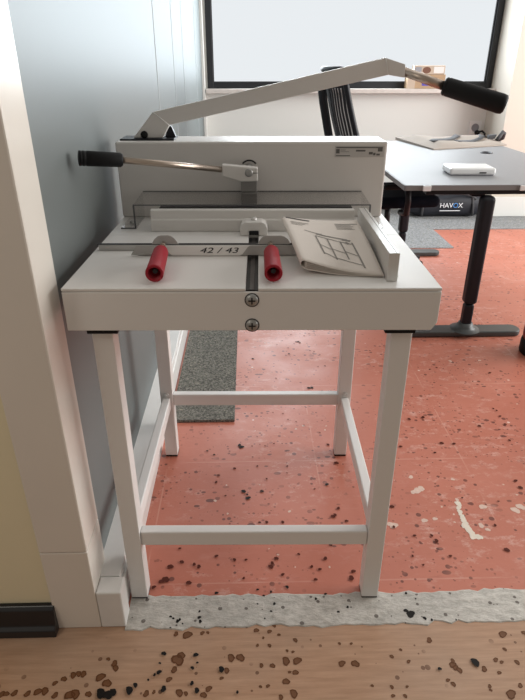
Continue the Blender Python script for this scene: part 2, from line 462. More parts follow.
# lever pivot plate, lever
b = MB().box(-.336, -.198, .56, .64, 1.0287, 1.0325, .001)
b.prism([(-.226, 1.0325), (-.198, 1.0325), (-.208, 1.058), (-.216, 1.062)], 'y', .60, .615)
piv = b.make('pivot_plate', M['blackm'], pc)
YA = .578
lv = MB()
lv.prism([(-.304, 1.0335), (-.229, 1.0335), (-.210, 1.0635), (-.2495, 1.0945)], 'y', YA-.0015, YA+.0215, .0015)
lv.prism([(-.249, 1.0942), (-.211, 1.0638), (.336, 1.1785), (.3245, 1.2158)], 'y', YA, YA+.020, .0015)
lv.hull([(.325, YA, 1.2158), (.3365, YA, 1.1785), (.3365, YA+.020, 1.1785), (.325, YA+.020, 1.2158),
         (.372, YA-.012, 1.2015), (.3745, YA-.012, 1.1725), (.3745, YA+.014, 1.1725), (.372, YA+.014, 1.2015)], .0015)
lev = lv.make('lever', M['housing'], pc)
MB().cyl((-.2495, YA-.001, 1.0945), (-.2105, YA-.001, 1.0638), .0013, n=8).make('weld_seam', M['label'], lev)
MB().cyl((.325, YA-.0005, 1.2155), (.3365, YA-.0005, 1.179), .0013, n=8).make('weld_seam', M['label'], lev)
MB().lathe((-.275, YA-.0016, 1.0415), (-.275, YA-.02, 1.0415), [(0, .009), (.005, .009), (.0075, .006), (.0075, 0)]).make('pivot_bolt', M['black'], lev)
rodA = Vector((.366, YA+.001, 1.188)); gA = Vector((.467, YA-.025, 1.155)); gB = Vector((.606, .500, 1.1145))
MB().cyl(rodA, gA+(gA-rodA).normalized()*.012, .0105, .0105).make('rod', M['steel'], lev)
L_ = (gB-gA).length
MB().lathe(gA, gB, [(0, 0), (0, .0165), (.003, .0200), (.006, .0210), (.008, .0198), (.010, .0212), (L_-.012, .0228), (L_-.004, .0212), (L_, .016), (L_+.001, 0)]).make('grip', M['black'], lev)
# clamp lever on the housing face
hd = MB().prism([(-.073, .984), (-.040, .981), (.0145, .976), (.0155, .944), (-.028, .943), (-.055, .951), (-.073, .956)], 'y', .468, .494, .003).make('clamp_lever', M['coat'], pc)
MB().cyl((-.007, .494, .965), (-.007, .536, .965), .012).make('spindle', M['dullsteel'], hd)
MB().lathe((-.007, .4685, .965), (-.007, .44, .965), [(0, .0098), (.003, .0098), (.005, .0075), (.005, 0)]).make('screw', M['dullsteel'], hd)
MB().box(.003, .015, .4668, .4679, .9635, .9648).make('slit', M['dark'], hd)
cA = Vector((-.068, .481, .970)); cB = Vector((-.275, .305, 1.0185)); cC = Vector((-.357, .268, 1.0275))
MB().cyl(cA, cB+(cB-cA).normalized()*.01, .0070, .0070).make('rod', M['steel'], hd)
L_ = (cC-cB).length
MB().lathe(cB, cC, [(0, 0), (0, .0125), (.004, .0150), (L_-.016, .0155), (L_-.0145, .0142), (L_-.013, .0155), (L_-.008, .0155), (L_-.0065, .0142), (L_-.005, .0157), (L_-.001, .0152), (L_, .010), (L_, 0)]).make('grip', M['black'], hd)
ar = MB()
for i in range(10):
    a0, a1 = R(38+i*10.4), R(38+(i+1)*10.4)
    pts = []
    for aa, rr in ((a0, .0195), (a1, .0195), (a1, .0232), (a0, .0232)): pts.append((-.007+rr*math.cos(aa), .963+rr*math.sin(aa)))
    ar.prism(pts, 'y', .5335, .5349)
ar.make('arc_slot', M['dark'], pc)
b = MB().box(-.0275, .0125, .505, .531, .912, .952, .0015).box(-.0275, .0125, .508, .531, .8405, .910, .001)
b.make('spindle_bracket', M['bracket'], pc)
# smoky safety cover
cv = MB().hull([(-.2865, .4155, .8965), (.2875, .4155, .8965), (.283, .530, .906), (-.283, .530, .906),
                (-.2865, .4155, .8995), (.2875, .4155, .8995), (.283, .530, .909), (-.283, .530, .909)])
cov = cv.make('safety_cover', M['smoke'], pc)
MB().hull([(-.2868, .4157, .8435), (-.2838, .4157, .8435), (-.2838, .53, .8435), (-.2868, .53, .8435),
           (-.2868, .4157, .8962), (-.2838, .4157, .8962), (-.2828, .53, .9055), (-.2858, .53, .9055)]).box(-.3215, -.2838, .4157, .53, .8405, .8432).make('side_wall', M['smoke'], cov)
MB().hull([(.2848, .4157, .8435), (.2878, .4157, .8435), (.2878, .53, .8435), (.2848, .53, .8435),
           (.2848, .4157, .8962), (.2878, .4157, .8962), (.2868, .53, .9055), (.2838, .53, .9055)]).box(.2848, .3215, .4157, .53, .8405, .8432).make('side_wall', M['smoke'], cov)
eg = MB()
eg.box(-.287, .288, .4130, .4154, .8970, .8996).box(-.2876, -.2838, .4130, .4155, .843, .8970).box(.2848, .2886, .4130, .4155, .843, .8970)
eg.box(-.3218, -.2842, .4140, .4155, .8405, .8435).box(.2852, .3218, .4140, .4155, .8405, .8435)
eg.box(-.283, .283, .5303, .5315, .9062, .9092)
eg.make('cut_edge', M['smoke_edge'], cov)
for x, y in ((-.303, .46), (.305, .375)):
    MB().lathe((x, y, .8402 if y < .4 else .8434), (x, y, .9), [(0, .006), (.004, .006), (.006, .004), (.006, 0)], 14).make('foot_screw', M['dullsteel'], cov)
# dark bar standing for shade in the blade throat, clamp bar, centre block
MB().box(-.225, .245, .420, .450, .8405, .8915, .002).make('throat_shade_bar', M['dark'], pc)
MB().prism([(.390, .8402), (.390, .8675), (.394, .8700), (.397, .8885), (.400, .8910), (.4125, .8910), (.4125, .8402)], 'x', -.243, .247, .0012).make('clamp_bar', M['coat'], pc)
blk = MB().prism([(-.027, .8402), (-.027, .858), (-.022, .869), (-.014, .873), (.025, .873), (.033, .869), (.038, .858), (.038, .8402), (.017, .8402), (.017, .852), (-.006, .852), (-.006, .8402)], 'y', .349, .3895, .0025).make('guide_block', M['coat'], pc)
MB().lathe((.0055, .371, .8732), (.0055, .371, .9), [(0, .0075), (.004, .0075), (.0055, .006), (.0055, 0)], 16).make('screw', M['alu'], blk)
MB().box(-.0058, .0168, .356, .388, .8404, .8515).make('block_recess', M['dark'], blk)
# strip across the bed, gauge plate with its two red handles
bs = MB().box(-.330, .252, .2335, .2425, .8404, .8525, .0012).make('bed_strip', M['strip'], pc)
MB().box(-.333, .252, .2345, .2445, .8527, .8537).make('strip_shade_line', M['dark'], bs)  # dark bar drawn for the shadow gap along the strip's top edge
gp = MB().prism([(-.253, .8415), (.125, .8415), (.125, .8625), (-.240, .8625)], 'y', .1955, .1975, .0006)
gp.prism([(-.208, .8640), (-.151, .8640), (-.157, .874), (-.165, .881), (-.172, .883), (-.187, .883), (-.194, .881), (-.202, .874)], 'y', .2000, .2020, .0006)
gp.prism([(.015, .8640), (.084, .8640), (.079, .874), (.071, .880), (.064, .882), (.031, .882), (.026, .880), (.020, .874)], 'y', .2000, .2020, .0006)
gp.box(-.238, .118, .1975, .216, .8415, .8435)
gpo = gp.make('gauge_plate', M['plate'], pc)
lbl = MB().prism([(-.166, .8412), (-.024, .8412), (-.017, .8440), (-.006, .8590), (-.001, .8626), (-.187, .8626), (-.182, .8590)], 'y', .1940, .1953).make('scale_label', M['label'], gpo)
text('scale_text', '42 / 43', .0165, M['ink'], gpo, Matrix.Translation((-.067, .1936, .8520)) @ UP_FRONT, shear=.25, sx=1.75)
for x0, x1 in ((-.1800, -.1735), (.0425, .0446)):
    a = Vector((x0, .150, .8645)); c = Vector((x1, .026, .8595)); L_ = (c-a).length
    hnd = MB().lathe(a, c, [(0, 0), (0, .0110), (.004, .0142), (.010, .0153), (L_-.006, .0166), (L_-.001, .0168), (L_, .0158), (L_, .0120), (L_-.022, .0112), (L_-.022, 0)]).make('red_handle', M['red'], pc)
    hnd['label'] = 'red plastic tube handle'
    MB().cyl(a+(c-a).normalized()*.002, a-(c-a).normalized()*.052, .0038).cyl(a-(c-a).normalized()*.030, a-(c-a).normalized()*.034, .0065, n=6).make('stud', M['steel'], hnd)
    MB().cyl(c-(c-a).normalized()*.0215, c-(c-a).normalized()*.012, .0052, n=6).make('nut', M['dark'], hnd)
# side fence
fn = MB().box(.2555, .2755, .036, .400, .8403, .8945, .0012).make('side_fence', M['alu'], pc)
MB().box(.2690, .2698, .037, .399, .8945, .8949).make('fence_groove', M['grayink'], fn)
MB().box(.2757, .283, .06, .395, .8403, .8435, .0008).make('fence_foot', M['coat'], fn)

# ------------------------------------------------------------------ booklet
bk = thing('instruction_booklet', 'folded white instruction booklet with a line drawing lying on the cutter bed', 'booklet', LOC, RZ)
P00, P10, P01, P11 = Vector((.1035, .082, .8665)), Vector((.254, .054, .8462)), Vector((.0735, .297, .8985)), Vector((.2405, .322, .8850))
def top(u, v, off=0.):
    p = P00*(1-u)*(1-v)+P10*u*(1-v)+P01*(1-u)*v+P11*u*v
    p.z += -.006*math.sin(math.pi*u)*(1-.3*v) + .004*math.sin(math.pi*v)*(.4+.6*u) + off
    return p
def sheet(off0, off1, shrink, th):
    rows = []
    for i in range(15):
        v = i/14
        rt = [top(.02+(1-.02-shrink)*j/16, v, -(off0*(1-(j/16))**1.3+.0006)) for j in range(17)]
        lf = [p.copy() for p in rt]
        for j, p in enumerate(lf): p.z -= th
        rows.append(rt[::-1]+lf+[rt[-1]])
    b = MB().grid(rows)
    for r in (rows[0], rows[-1]):
        for j in range(16):
            b.quad(r[j], r[j+1], r[32-j], r[33-j])
    return b
# cover wraps round the fold at the left: one folded sheet
rows = []
for i in range(17):
    v = i/16
    th0 = .0150*(1-.45*v)
    line = [top(j/18, v) for j in range(18, -1, -1)]
    pt = top(0, v); pu = (top(0, v)-top(.05, v)).normalized()
    for k in range(1, 8):
        a = math.pi*k/8
        q = pt + pu*.006*math.sin(a); q.z = pt.z-th0*(1-math.cos(a))/2; line.append(q)
    for j in range(19):
        u = j/18; q = top(u, v); q.z -= th0*(1-u)**1.2+.0024; 
        q.z = max(q.z, .8412) if j else pt.z-th0
        line.append(q)
    rows.append(line)
b = MB().grid(rows)
cvr = b.make('cover', M['paper'], bk)
so = cvr.modifiers.new('thick', 'SOLIDIFY'); so.thickness = .0005; so.offset = -1
for k, (o0, sh) in enumerate(((.0035, .012), (.0075, .006), (.0110, .010))):
    sheet(o0, 0, sh, .0003).make('page', M['paper'], bk)
# printing on the cover
pr_ = MB()
def stroke(u0, v0, u1, v1, w=.006, off=.0006):
    d = Vector(((u1-u0)*.15, (v1-v0)*.24)); n_ = Vector((-d.y, d.x)).normalized()*w/2 if d.length else Vector((0, 0))
    n = max(1, int(d.length/.02)); 
    for i in range(n):
        a, c = i/n, (i+1)/n
        qs = []
        for tt, sgn in ((a, 1), (c, 1), (c, -1), (a, -1)):
            u = u0+(u1-u0)*tt+sgn*n_.x/.15; v = v0+(v1-v0)*tt+sgn*n_.y/.24
            qs.append(top(u, v, off))
        pr_.quad(*qs)
stroke(.02, .985, .33, .945, .0055)
pr_.make('title_print', M['ink'], bk); pr_ = MB()
for i in range(3): stroke(.06, .885-.03*i, .30-.05*i, .868-.03*i, .0022)
pr_.make('text_print', M['drawink'], bk); pr_ = MB()
for i in range(5): stroke(.66, .90-.028*i, .97 if i < 1 else .90-.03*(i % 2), .888-.028*i, .0022 if i else .003)
pr_.make('text_print', M['drawink'], bk); pr_ = MB()
D = .0022
stroke(.20, .70, .32, .66, D); stroke(.32, .60, .76, .47, D*1.3); stroke(.34, .64, .72, .555, D*2.2); stroke(.30, .66, .42, .645, D)
stroke(.32, .60, .34, .24, D*1.3); stroke(.46, .56, .48, .17, D*1.3); stroke(.62, .52, .64, .20, D*1.3); stroke(.77, .50, .80, .08, D*1.6)
stroke(.33, .42, .47, .34, D); stroke(.34, .27, .48, .19, D); stroke(.47, .36, .63, .30, D); stroke(.48, .20, .80, .12, D); stroke(.64, .33, .79, .26, D)
stroke(.66, .56, .76, .53, D*3.5); stroke(.69, .51, .72, .47, D*2.5)
pr_.make('drawing_print', M['drawink'], bk)

# ------------------------------------------------------------------ things on the floor
rl = MB().box(-.300, -.060, 1.768, 3.6, .0002, .012, .002).make('carpet_strip', M['carpet'])
tag(rl, 'dark speckled carpet strip lying on the red floor beside the frosted partition', 'carpet')
BLACK = [(-0.204,0.836,0.0064),(-0.131,0.831,0.0064),(-0.126,0.812,0.0032),(-0.136,0.8,0.0047),(-0.21,0.813,0.0032),(-0.209,0.792,0.0062),(-0.218,0.786,0.0039),(-0.23,0.775,0.0031),(-0.134,0.765,0.0053),(-0.194,0.754,0.0076),(-0.122,0.749,0.0068),(-0.035,0.743,0.0038),(-0.071,0.795,0.0078),(-0.193,0.927,0.0034),(-0.177,0.923,0.0042),(-0.131,0.945,0.0034),(-0.13,0.928,0.0051),(-0.197,0.902,0.0025),(-0.092,0.998,0.0054),(0.028,0.987,0.0036),(0.054,0.962,0.0044),(0.012,0.963,0.0026),(0.029,0.921,0.0026),(0.045,0.941,0.0034),(-0.169,0.912,0.0025),(-0.183,0.908,0.0025),(0.499,0.797,0.0109),(0.414,0.784,0.0048),(0.386,0.924,0.0118),(0.377,0.934,0.0066),(0.417,0.912,0.0052),(0.433,0.907,0.0039),(0.21,0.935,0.004),(0.235,0.948,0.004),(0.159,0.974,0.0041),(0.185,0.988,0.0041),(0.492,0.906,0.0026),(0.39,0.985,0.0041),(0.41,0.968,0.0027),(-0.327,0.748,0.012),(-0.312,0.744,0.012),(-0.301,0.75,0.009),(-0.267,0.753,0.0098),(-0.256,0.764,0.0061),(-0.229,0.777,0.0031),(-0.219,0.787,0.0031),(-0.21,0.791,0.0031),(-0.033,1.61,0.0092),(-0.04,1.621,0.0074),(-0.024,1.379,0.0083),(-0.01,1.348,0.0082),(0.033,1.378,0.0066),(0.242,1.405,0.0067),(-0.152,1.59,0.0046),(-0.127,1.568,0.0045),(-0.014,1.364,0.0049),(-0.2,0.932,0.0038),(-0.182,0.919,0.0051),(-0.131,0.93,0.0064),(-0.127,0.917,0.0051),(0.013,1.006,0.004),(0.047,0.998,0.004),(0.089,1.012,0.0054),(0.014,2.276,0.0063),(0.182,2.321,0.0054),(0.235,2.447,0.0067),(-0.033,1.606,0.0097),(0.244,2.008,0.0077),(0.257,2.01,0.0077),(0.167,2.305,0.0032)]
BROWN = [(-0.171,0.821,0.0151),(-0.164,0.832,0.0096),(-0.155,0.883,0.0116),(-0.182,0.886,0.0066),(-0.12,0.887,0.0058),(-0.107,0.888,0.0042),(-0.176,0.798,0.0078),(-0.185,0.776,0.0069),(-0.159,0.746,0.009),(-0.145,0.744,0.0053),(-0.097,0.753,0.0076),(-0.107,0.74,0.0075),(-0.05,0.823,0.0096),(-0.029,0.823,0.0103),(-0.059,0.793,0.007),(-0.07,0.776,0.0046),(0.008,0.891,0.0067),(0.039,0.887,0.0058),(0.051,0.902,0.005),(0.01,0.852,0.0041),(0.038,0.851,0.0049),(0.018,0.803,0.0055),(0.043,0.802,0.0063),(0.074,0.812,0.0103),(0.099,0.812,0.0103),(0.071,0.765,0.0084),(0.086,0.738,0.0098),(0.058,0.731,0.006),(0.015,0.755,0.0038),(0.031,0.756,0.0046),(0.093,0.785,0.007),(0.08,0.786,0.0039),(0.061,0.878,0.0041),(0.024,0.871,0.0033),(-0.015,0.899,0.0025),(-0.23,0.746,0.0075),(-0.214,0.749,0.0045),(0.074,0.813,0.0109),(0.1,0.812,0.0121),(0.07,0.765,0.0082),(0.086,0.74,0.0115),(0.061,0.733,0.0091),(0.093,0.784,0.0071),(0.199,0.803,0.0084),(0.229,0.802,0.0096),(0.315,0.817,0.0049),(0.35,0.804,0.0048),(0.339,0.833,0.0037),(0.412,0.855,0.0075),(0.447,0.794,0.0084),(0.458,0.781,0.0072),(0.425,0.759,0.0047),(0.434,0.75,0.0058),(0.514,0.782,0.0072),(0.544,0.773,0.0048),(0.548,0.803,0.0061),(0.559,0.797,0.0048),(0.579,0.828,0.0049),(0.55,0.725,0.0115),(0.59,0.866,0.0101),(0.642,0.868,0.0064),(0.511,0.743,0.0046),(0.51,0.735,0.0035),(0.257,0.751,0.0035),(0.299,0.747,0.0046),(0.332,0.747,0.0035),(0.323,0.727,0.0046),(0.297,0.728,0.0046),(0.594,0.796,0.006),(0.578,0.743,0.0058),(0.228,0.851,0.0037),(0.201,0.852,0.0037),(0.078,0.837,0.0037),(0.091,0.834,0.0037),(-0.529,0.753,0.0067),(-0.512,0.754,0.0075),(-0.484,0.752,0.0075),(-0.463,0.756,0.009),(-0.448,0.757,0.009),(-0.424,0.747,0.0075),(-0.393,0.747,0.0112),(-0.381,0.749,0.0112),(-0.432,0.774,0.0061),(-0.415,0.783,0.0069),(-0.397,0.791,0.0077),(-0.386,0.794,0.007),(-0.375,0.793,0.0077),(-0.336,0.785,0.0108),(-0.319,0.771,0.0107),(-0.312,0.816,0.0079),(-0.307,0.805,0.0078),(-0.328,0.827,0.0048),(-0.353,0.748,0.0075),(-0.539,0.752,0.0075),(-0.219,1.086,0.0113),(-0.226,1.044,0.0137),(-0.237,1.038,0.0096),(-0.19,1.101,0.0085),(-0.165,1.032,0.0096),(-0.098,1.119,0.0072),(-0.048,1.105,0.0071),(-0.017,1.104,0.0057),(0.054,1.091,0.0071),(0.08,1.052,0.0069),(-0.143,1.084,0.0085),(-0.156,1.092,0.0071),(0.128,1.12,0.0058),(0.044,1.243,0.0077),(0.023,1.243,0.0062),(0.091,1.242,0.0077),(0.242,1.262,0.0094),(0.279,1.242,0.0077),(0.263,1.296,0.008),(0.288,1.513,0.0107),(-0.107,1.459,0.0069),(-0.113,1.425,0.0068),(-0.055,1.493,0.007),(0.249,1.268,0.0079),(0.268,1.058,0.0084),(0.259,1.036,0.011),(0.165,1.034,0.0069),(-0.254,1.02,0.0081),(-0.023,1.043,0.0055),(-0.201,1.149,0.0058),(0.021,1.503,0.0053),(0.121,1.5,0.0053),(0.05,1.437,0.0051),(0.2,1.384,0.005),(-0.081,1.36,0.0049),(0.006,1.552,0.0036),(0.118,1.465,0.0035),(0.602,1.769,0.009),(0.657,1.779,0.0105),(0.678,1.615,0.0098),(0.72,1.61,0.0084),(0.852,1.717,0.0088),(0.637,1.561,0.0068),(0.854,1.408,0.0089),(0.856,1.375,0.01),(0.957,1.819,0.0061),(0.954,1.779,0.0075),(0.952,1.726,0.0074),(0.926,1.625,0.0071),(0.949,1.832,0.0062),(0.427,1.3,0.0096),(0.413,1.215,0.0069),(0.464,1.18,0.0068),(0.513,1.179,0.0068),(0.521,1.159,0.0089),(0.71,1.214,0.0069),(0.706,1.121,0.0109),(0.542,1.103,0.0065),(0.793,2.154,0.007),(0.828,2.169,0.007),(1.046,2.117,0.0086),(0.913,2.04,0.005),(0.945,2.045,0.005),(0.439,1.106,0.0054),(0.527,1.599,0.0083),(0.654,1.332,0.0049),(0.76,1.314,0.0049),(0.179,1.193,0.0072),(0.24,1.181,0.0071),(0.066,1.107,0.0085),(0.18,1.067,0.0067),(0.263,1.29,0.0076),(0.22,1.151,0.007),(0.099,0.863,0.0058),(0.199,1.103,0.0085),(0.451,0.787,0.007),(0.45,0.803,0.0056),(0.05,1.079,0.01),(0.159,1.076,0.0067),(0.459,1.074,0.005),(0.158,2.46,0.0045),(0.179,2.493,0.0034),(0.206,2.527,0.0046),(0.214,2.426,0.0044),(0.131,2.417,0.0044),(0.283,2.349,0.0054),(0.301,2.339,0.0054),(0.325,2.308,0.0043),(0.27,2.514,0.0046),(0.297,2.537,0.0046),(0.323,2.541,0.0046),(0.108,2.225,0.0031),(0.185,2.223,0.0031),(0.303,2.192,0.0041),(0.335,2.197,0.0062),(0.111,2.093,0.0049),(-0.018,2.064,0.0049),(0.004,2.15,0.003),(0.182,2.383,0.0044),(0.125,1.818,0.0044),(0.142,1.777,0.0044),(0.171,1.763,0.0035),(0.199,1.738,0.0043),(0.253,1.689,0.0042),(0.17,1.852,0.0036),(0.218,1.858,0.0036),(0.082,1.627,0.0049),(0.05,1.614,0.0041),(0.032,1.622,0.0033),(0.004,1.614,0.0041),(0.023,1.671,0.0033),(0.111,1.626,0.0033),(0.146,1.625,0.0033),(0.273,1.616,0.0081),(0.243,2.436,0.0067),(0.225,2.447,0.0056),(0.27,1.767,0.0035),(0.087,1.826,0.0036)]
WHITE = [(-0.112,1.34,0.0065),(0.114,1.288,0.0063),(-0.072,1.283,0.0047),(0.071,1.121,0.0043),(0.207,1.075,0.0042),(0.047,1.143,0.0029),(0.115,1.077,0.0028),(0.027,1.411,0.0034),(0.521,1.436,0.0103),(0.523,1.37,0.0174),(0.539,1.379,0.015),(0.511,1.364,0.0124),(0.654,1.421,0.0077),(0.704,1.293,0.0144),(0.67,1.215,0.0115),(0.51,1.24,0.0116),(0.831,1.343,0.0049),(0.414,1.222,0.0161),(0.404,1.229,0.0104),(0.605,1.263,0.0047),(0.579,1.296,0.0048),(0.597,1.231,0.0046),(0.636,1.325,0.0085),(0.819,1.29,0.0168),(0.797,1.276,0.0167),(0.683,1.199,0.0091),(0.91,2.232,0.0107),(1.045,2.235,0.009),(1.058,1.866,0.0047),(0.808,1.392,0.0038),(0.543,1.246,0.0094),(0.074,2.44,0.0067),(0.167,1.717,0.006),(0.016,1.708,0.0034),(0.281,1.733,0.0043),(0.274,1.708,0.0051),(0.053,2.171,0.003),(0.147,2.449,0.0034),(0.222,1.635,0.0025)]
SMEAR = [(0.634,1.317,0.0085),(0.629,1.295,0.0084),(0.628,1.273,0.0095),(0.626,1.251,0.0094),(0.625,1.233,0.0105),(0.625,1.216,0.0104),(0.628,1.203,0.0103),(0.629,1.187,0.0102),(0.631,1.173,0.0101),(0.644,1.173,0.009),(0.653,1.165,0.009)]
def dedupe(l):
    out = []
    for p in l:
        if all((p[0]-q[0])**2+(p[1]-q[1])**2 > (.45*(p[2]+q[2]))**2 for q in out): out.append(p)
    return out
BROWN = dedupe(BROWN); BLACK = dedupe(BLACK)
def splat(lst, z, n=13, k0=1., rin=0.):
    b = MB()
    for k, (x, y, r) in enumerate(lst):
        ph = random.random()*6; r *= k0
        zz = z+(k % 7)*.00002
        def ring(f):
            out = []
            for i in range(n):
                a = 2*math.pi*i/n
                q = r*f*(1+.18*math.sin(2*a+ph)+.10*math.sin(3*a+ph*1.7)+.08*math.sin(5*a+ph*.6))
                out.append((x+q*math.cos(a), y+q*math.sin(a), zz))
            return out
        if rin:
            o, q = ring(1), ring(rin)
            b.grid([o+o[:1], q+q[:1]], smooth=False)
        else: b.bm.faces.new([b.bm.verts.new(p) for p in ring(1)])
    return b
def stain(lst, z, name, m, label, **kw):
    o = tag(splat(lst, z, **kw).make(name, M[m]), label, 'stain'); o['kind'] = 'stuff'; return o
WOODY = [p for p in BROWN if p[1] < .915]; REDDY = [p for p in BROWN if p[1] >= .915]
stain(BLACK, .0026, 'black_stain', 'stain_k', 'black drips spattered over the red floor, concrete strip and wood', k0=.85)
random.seed(9)
o = stain(WOODY, .0006, 'brown_stain', 'stain_b', 'brown ring-shaped drips spattered over the wood floor', k0=.90, rin=.72)
random.seed(9)
o = splat(WOODY, .0003, k0=.85).make('stain_middle', M['stain_m'], o); o['kind'] = 'stuff'
stain(REDDY, .0025, 'dark_red_stain', 'stain_r', 'dark red-brown drips spattered over the red floor', k0=.68)
stain(WHITE, .0005, 'paint_fleck', 'stain_w', 'small white paint flecks scattered over the red floor', k0=.75)
SM = []
for (p, q) in zip(SMEAR, SMEAR[1:]):
    for k in range(4):
        f = k/4
        SM.append((p[0]*(1-f)+q[0]*f+random.uniform(-.004, .004), p[1]*(1-f)+q[1]*f+random.uniform(-.004, .004), p[2]*random.uniform(.5, 1.0)))
tag(splat(SM, .0006).make('paint_smear', M['smear']), 'long white paint smear on the red floor right of the stand', 'stain')

# ------------------------------------------------------------------ desk and what lies on it
dk = thing('desk', 'grey-topped desk on black column legs by the window', 'desk', (1.17, 3.32, 0))
ox, oy = -1.17, -3.32
tp = MB().prism([(.69+ox, 2.505+oy), (1.655+ox, 2.505+oy), (1.665+ox, 4.12+oy), (.695+ox, 4.12+oy)], 'z', .7062, .73, .0015).make('tabletop', M['desk'], dk)
MB().box(.692+ox, 1.655+ox, 2.5025+oy, 2.5045+oy, .707, .7292).box(.6865+ox, .6895+ox, 2.505+oy, 4.12+oy, .707, .7292).make('edge_band', M['deskedge'], tp)
g = MB()
g.lathe((1.43+ox, 3.50+oy, .7302), (1.43+ox, 3.50+oy, .8), [(0, .036), (.0035, .036), (.005, .032), (.0035, .028), (.001, .026), (.001, 0)], 24)
g.make('grommet', M['blackm'], tp)
MB().box(.80+ox, 1.56+ox, 2.548+oy, 2.60+oy, .680, .7058, .002).make('crossbar', M['blackm'], dk)
MB().box(1.03+ox, 1.09+ox, 2.60+oy, 3.80+oy, .660, .7058, .002).make('crossbar', M['blackm'], dk)
MB().box(.80+ox, 1.56+ox, 3.80+oy, 3.85+oy, .680, .7058, .002).make('crossbar', M['blackm'], dk)
for yc in (2.522, 3.83):
    lg = MB().box(1.040+ox, 1.102+ox, yc-.031+oy, yc+.031+oy, .165, .680, .018, 4).make('leg', M['blackm'], dk)
    MB().box(1.047+ox, 1.095+ox, yc-.024+oy, yc+.024+oy, .035, .166, .014, 4).make('inner_tube', M['blackm'], lg)
    pts = []
    for (cx, a0) in ((1.312, -90), (.795, 90)):
        for q in range(9):
            a = R(a0+q*22.5); pts.append((cx+ox+.035*math.cos(a), yc+oy+.045*math.sin(a)))
    ft = MB().prism(pts, 'z', .003, .030, .006, 3)
    ft.lathe((1.071+ox, yc+oy, .029), (1.071+ox, yc+oy, .2), [(0, .075), (.006, .052), (.016, .041), (.034, .034), (.034, 0)])
    ft.make('foot_bar', M['footm'], lg)
for x in (.785, 1.215):
    MB().box(x-.018+ox, x+.018+ox, 2.494+oy, 2.5022+oy, .706, .729, .002).make('edge_clip', M['plasticw'], dk)
dv = thing('wireless_router', 'flat white plastic device with rounded corners on the near edge of the desk', 'device', (1.07, 2.80, .7302), R(-3))
MB().box(-.108, .108, -.075, .075, .004, .036, .010, 4).make('case', M['plasticw'], dv)
MB().box(-.100, .100, -.068, .068, .0, .006, .002).make('base', M['greyp'], dv)
MB().box(.030, .062, -.0765, -.0748, .012, .018).make('port', M['dark'], dv)

# folded cloth bag flat on the desk
tb = thing('cloth_tote_bag', 'flattened taupe cloth bag with dark straps on the far side of the desk', 'bag', (1.40, 3.80, .7304))
rows = []; nx, ny = 22, 14
cor = [Vector((-.25, -.17, 0)), Vector((.29, .03, 0)), Vector((.29, .37, 0)), Vector((-.36, .37, 0))]
def tote(u, v, lay):
    p = cor[0]*(1-u)*(1-v)+cor[1]*u*(1-v)+cor[2]*u*v+cor[3]*(1-u)*v
    w = .006*math.sin(7*u+2*v)+.005*math.sin(9*v+3*u)+.004*math.sin(15*u*v)
    edge = min(1, 6*min(u, 1-u, v, 1-v))
    p.z = (.008+.017*edge+w*edge+.010*v) if lay else 0.0006
    return p
b = MB().grid([[tote(i/nx, j/ny, 1) for i in range(nx+1)] for j in range(ny+1)])
b.grid([[tote(i/nx, j/ny, 0) for i in range(nx+1)] for j in range(ny+1)])
for seq in ([(i/nx, 0) for i in range(nx+1)], [(i/nx, 1) for i in range(nx+1)], [(0, j/ny) for j in range(ny+1)], [(1, j/ny) for j in range(ny+1)]):
    b.grid([[tote(u, v, 1) for u, v in seq], [tote(u, v, 0) for u, v in seq]])
b.make('bag_body', M['canvas'], tb)
def strap(pts, w, name):
    rows = []
    for i in range(len(pts)-1):
        for k in range(5):
            t_ = k/5; u = pts[i][0]*(1-t_)+pts[i+1][0]*t_; v = pts[i][1]*(1-t_)+pts[i+1][1]*t_
            rows.append((u, v))
    rows.append(pts[-1])
    top_, bot = [], []
    for u, v in rows:
        p = tote(u, v, 1); p.z += .004
        top_.append([p+Vector((0, -w/2, 0)), p+Vector((0, w/2, 0))])
    b = MB().grid([[r[0] for r in top_], [r[1] for r in top_]])
    o = b.make(name, M['strap'], tb)
    m_ = o.modifiers.new('thick', 'SOLIDIFY'); m_.thickness = .003
    return o
strap([(.12, .30), (.30, .42), (.50, .62), (.62, .80)], .10, 'strap')
strap([(.42, .28), (.60, .35), (.78, .50), (.90, .72)], .11, 'strap')
MB().prism([(.42*.5, .02), (.26, .03), (.27, .055), (.22, .05)], 'y', .16, .20, .003).make('buckle', M['strap'], tb)
MB().tube([(.30, .22, .012), (.33, .20, .03), (.325, .18, .06), (.31, .17, .07), (.29, .16, .045), (.27, .15, .02)], .013).make('strap_end', M['strap'], tb)

# ------------------------------------------------------------------ boxes on the sill
bx = thing('cardboard_box', 'brown cardboard box with a purple label on the marble window sill', 'box', (1.515, 5.285, 1.0205))
MB().box(-.155, .165, -.05, .05, 0, .108, .003).make('carton', M['card'], bx)
MB().box(-.03, .10, -.0515, -.0502, .022, .078).make('printed_label', M['purple'], bx)
MB().box(-.155, -.09, -.0512, -.0502, .0, .106).make('side_print', M['card2'], bx)
bx = thing('small_carton', 'thin printed carton lying on top of the brown cardboard box', 'box', (1.535, 5.285, 1.1290))
MB().box(-.125, .135, -.045, .045, 0, .068, .003).make('carton', M['card2'], bx)
MB().box(-.118, -.065, -.0463, -.0452, .012, .056).make('dark_print', M['greyp'], bx)
MB().prism([(-.02+.035*math.cos(2*math.pi*i/20), .032+.025*math.sin(2*math.pi*i/20)) for i in range(20)], 'y', -.0463, -.0452).make('round_print', M['brownp'], bx)
MB().box(.04, .125, -.0463, -.0452, .010, .058).make('white_print', M['label'], bx)

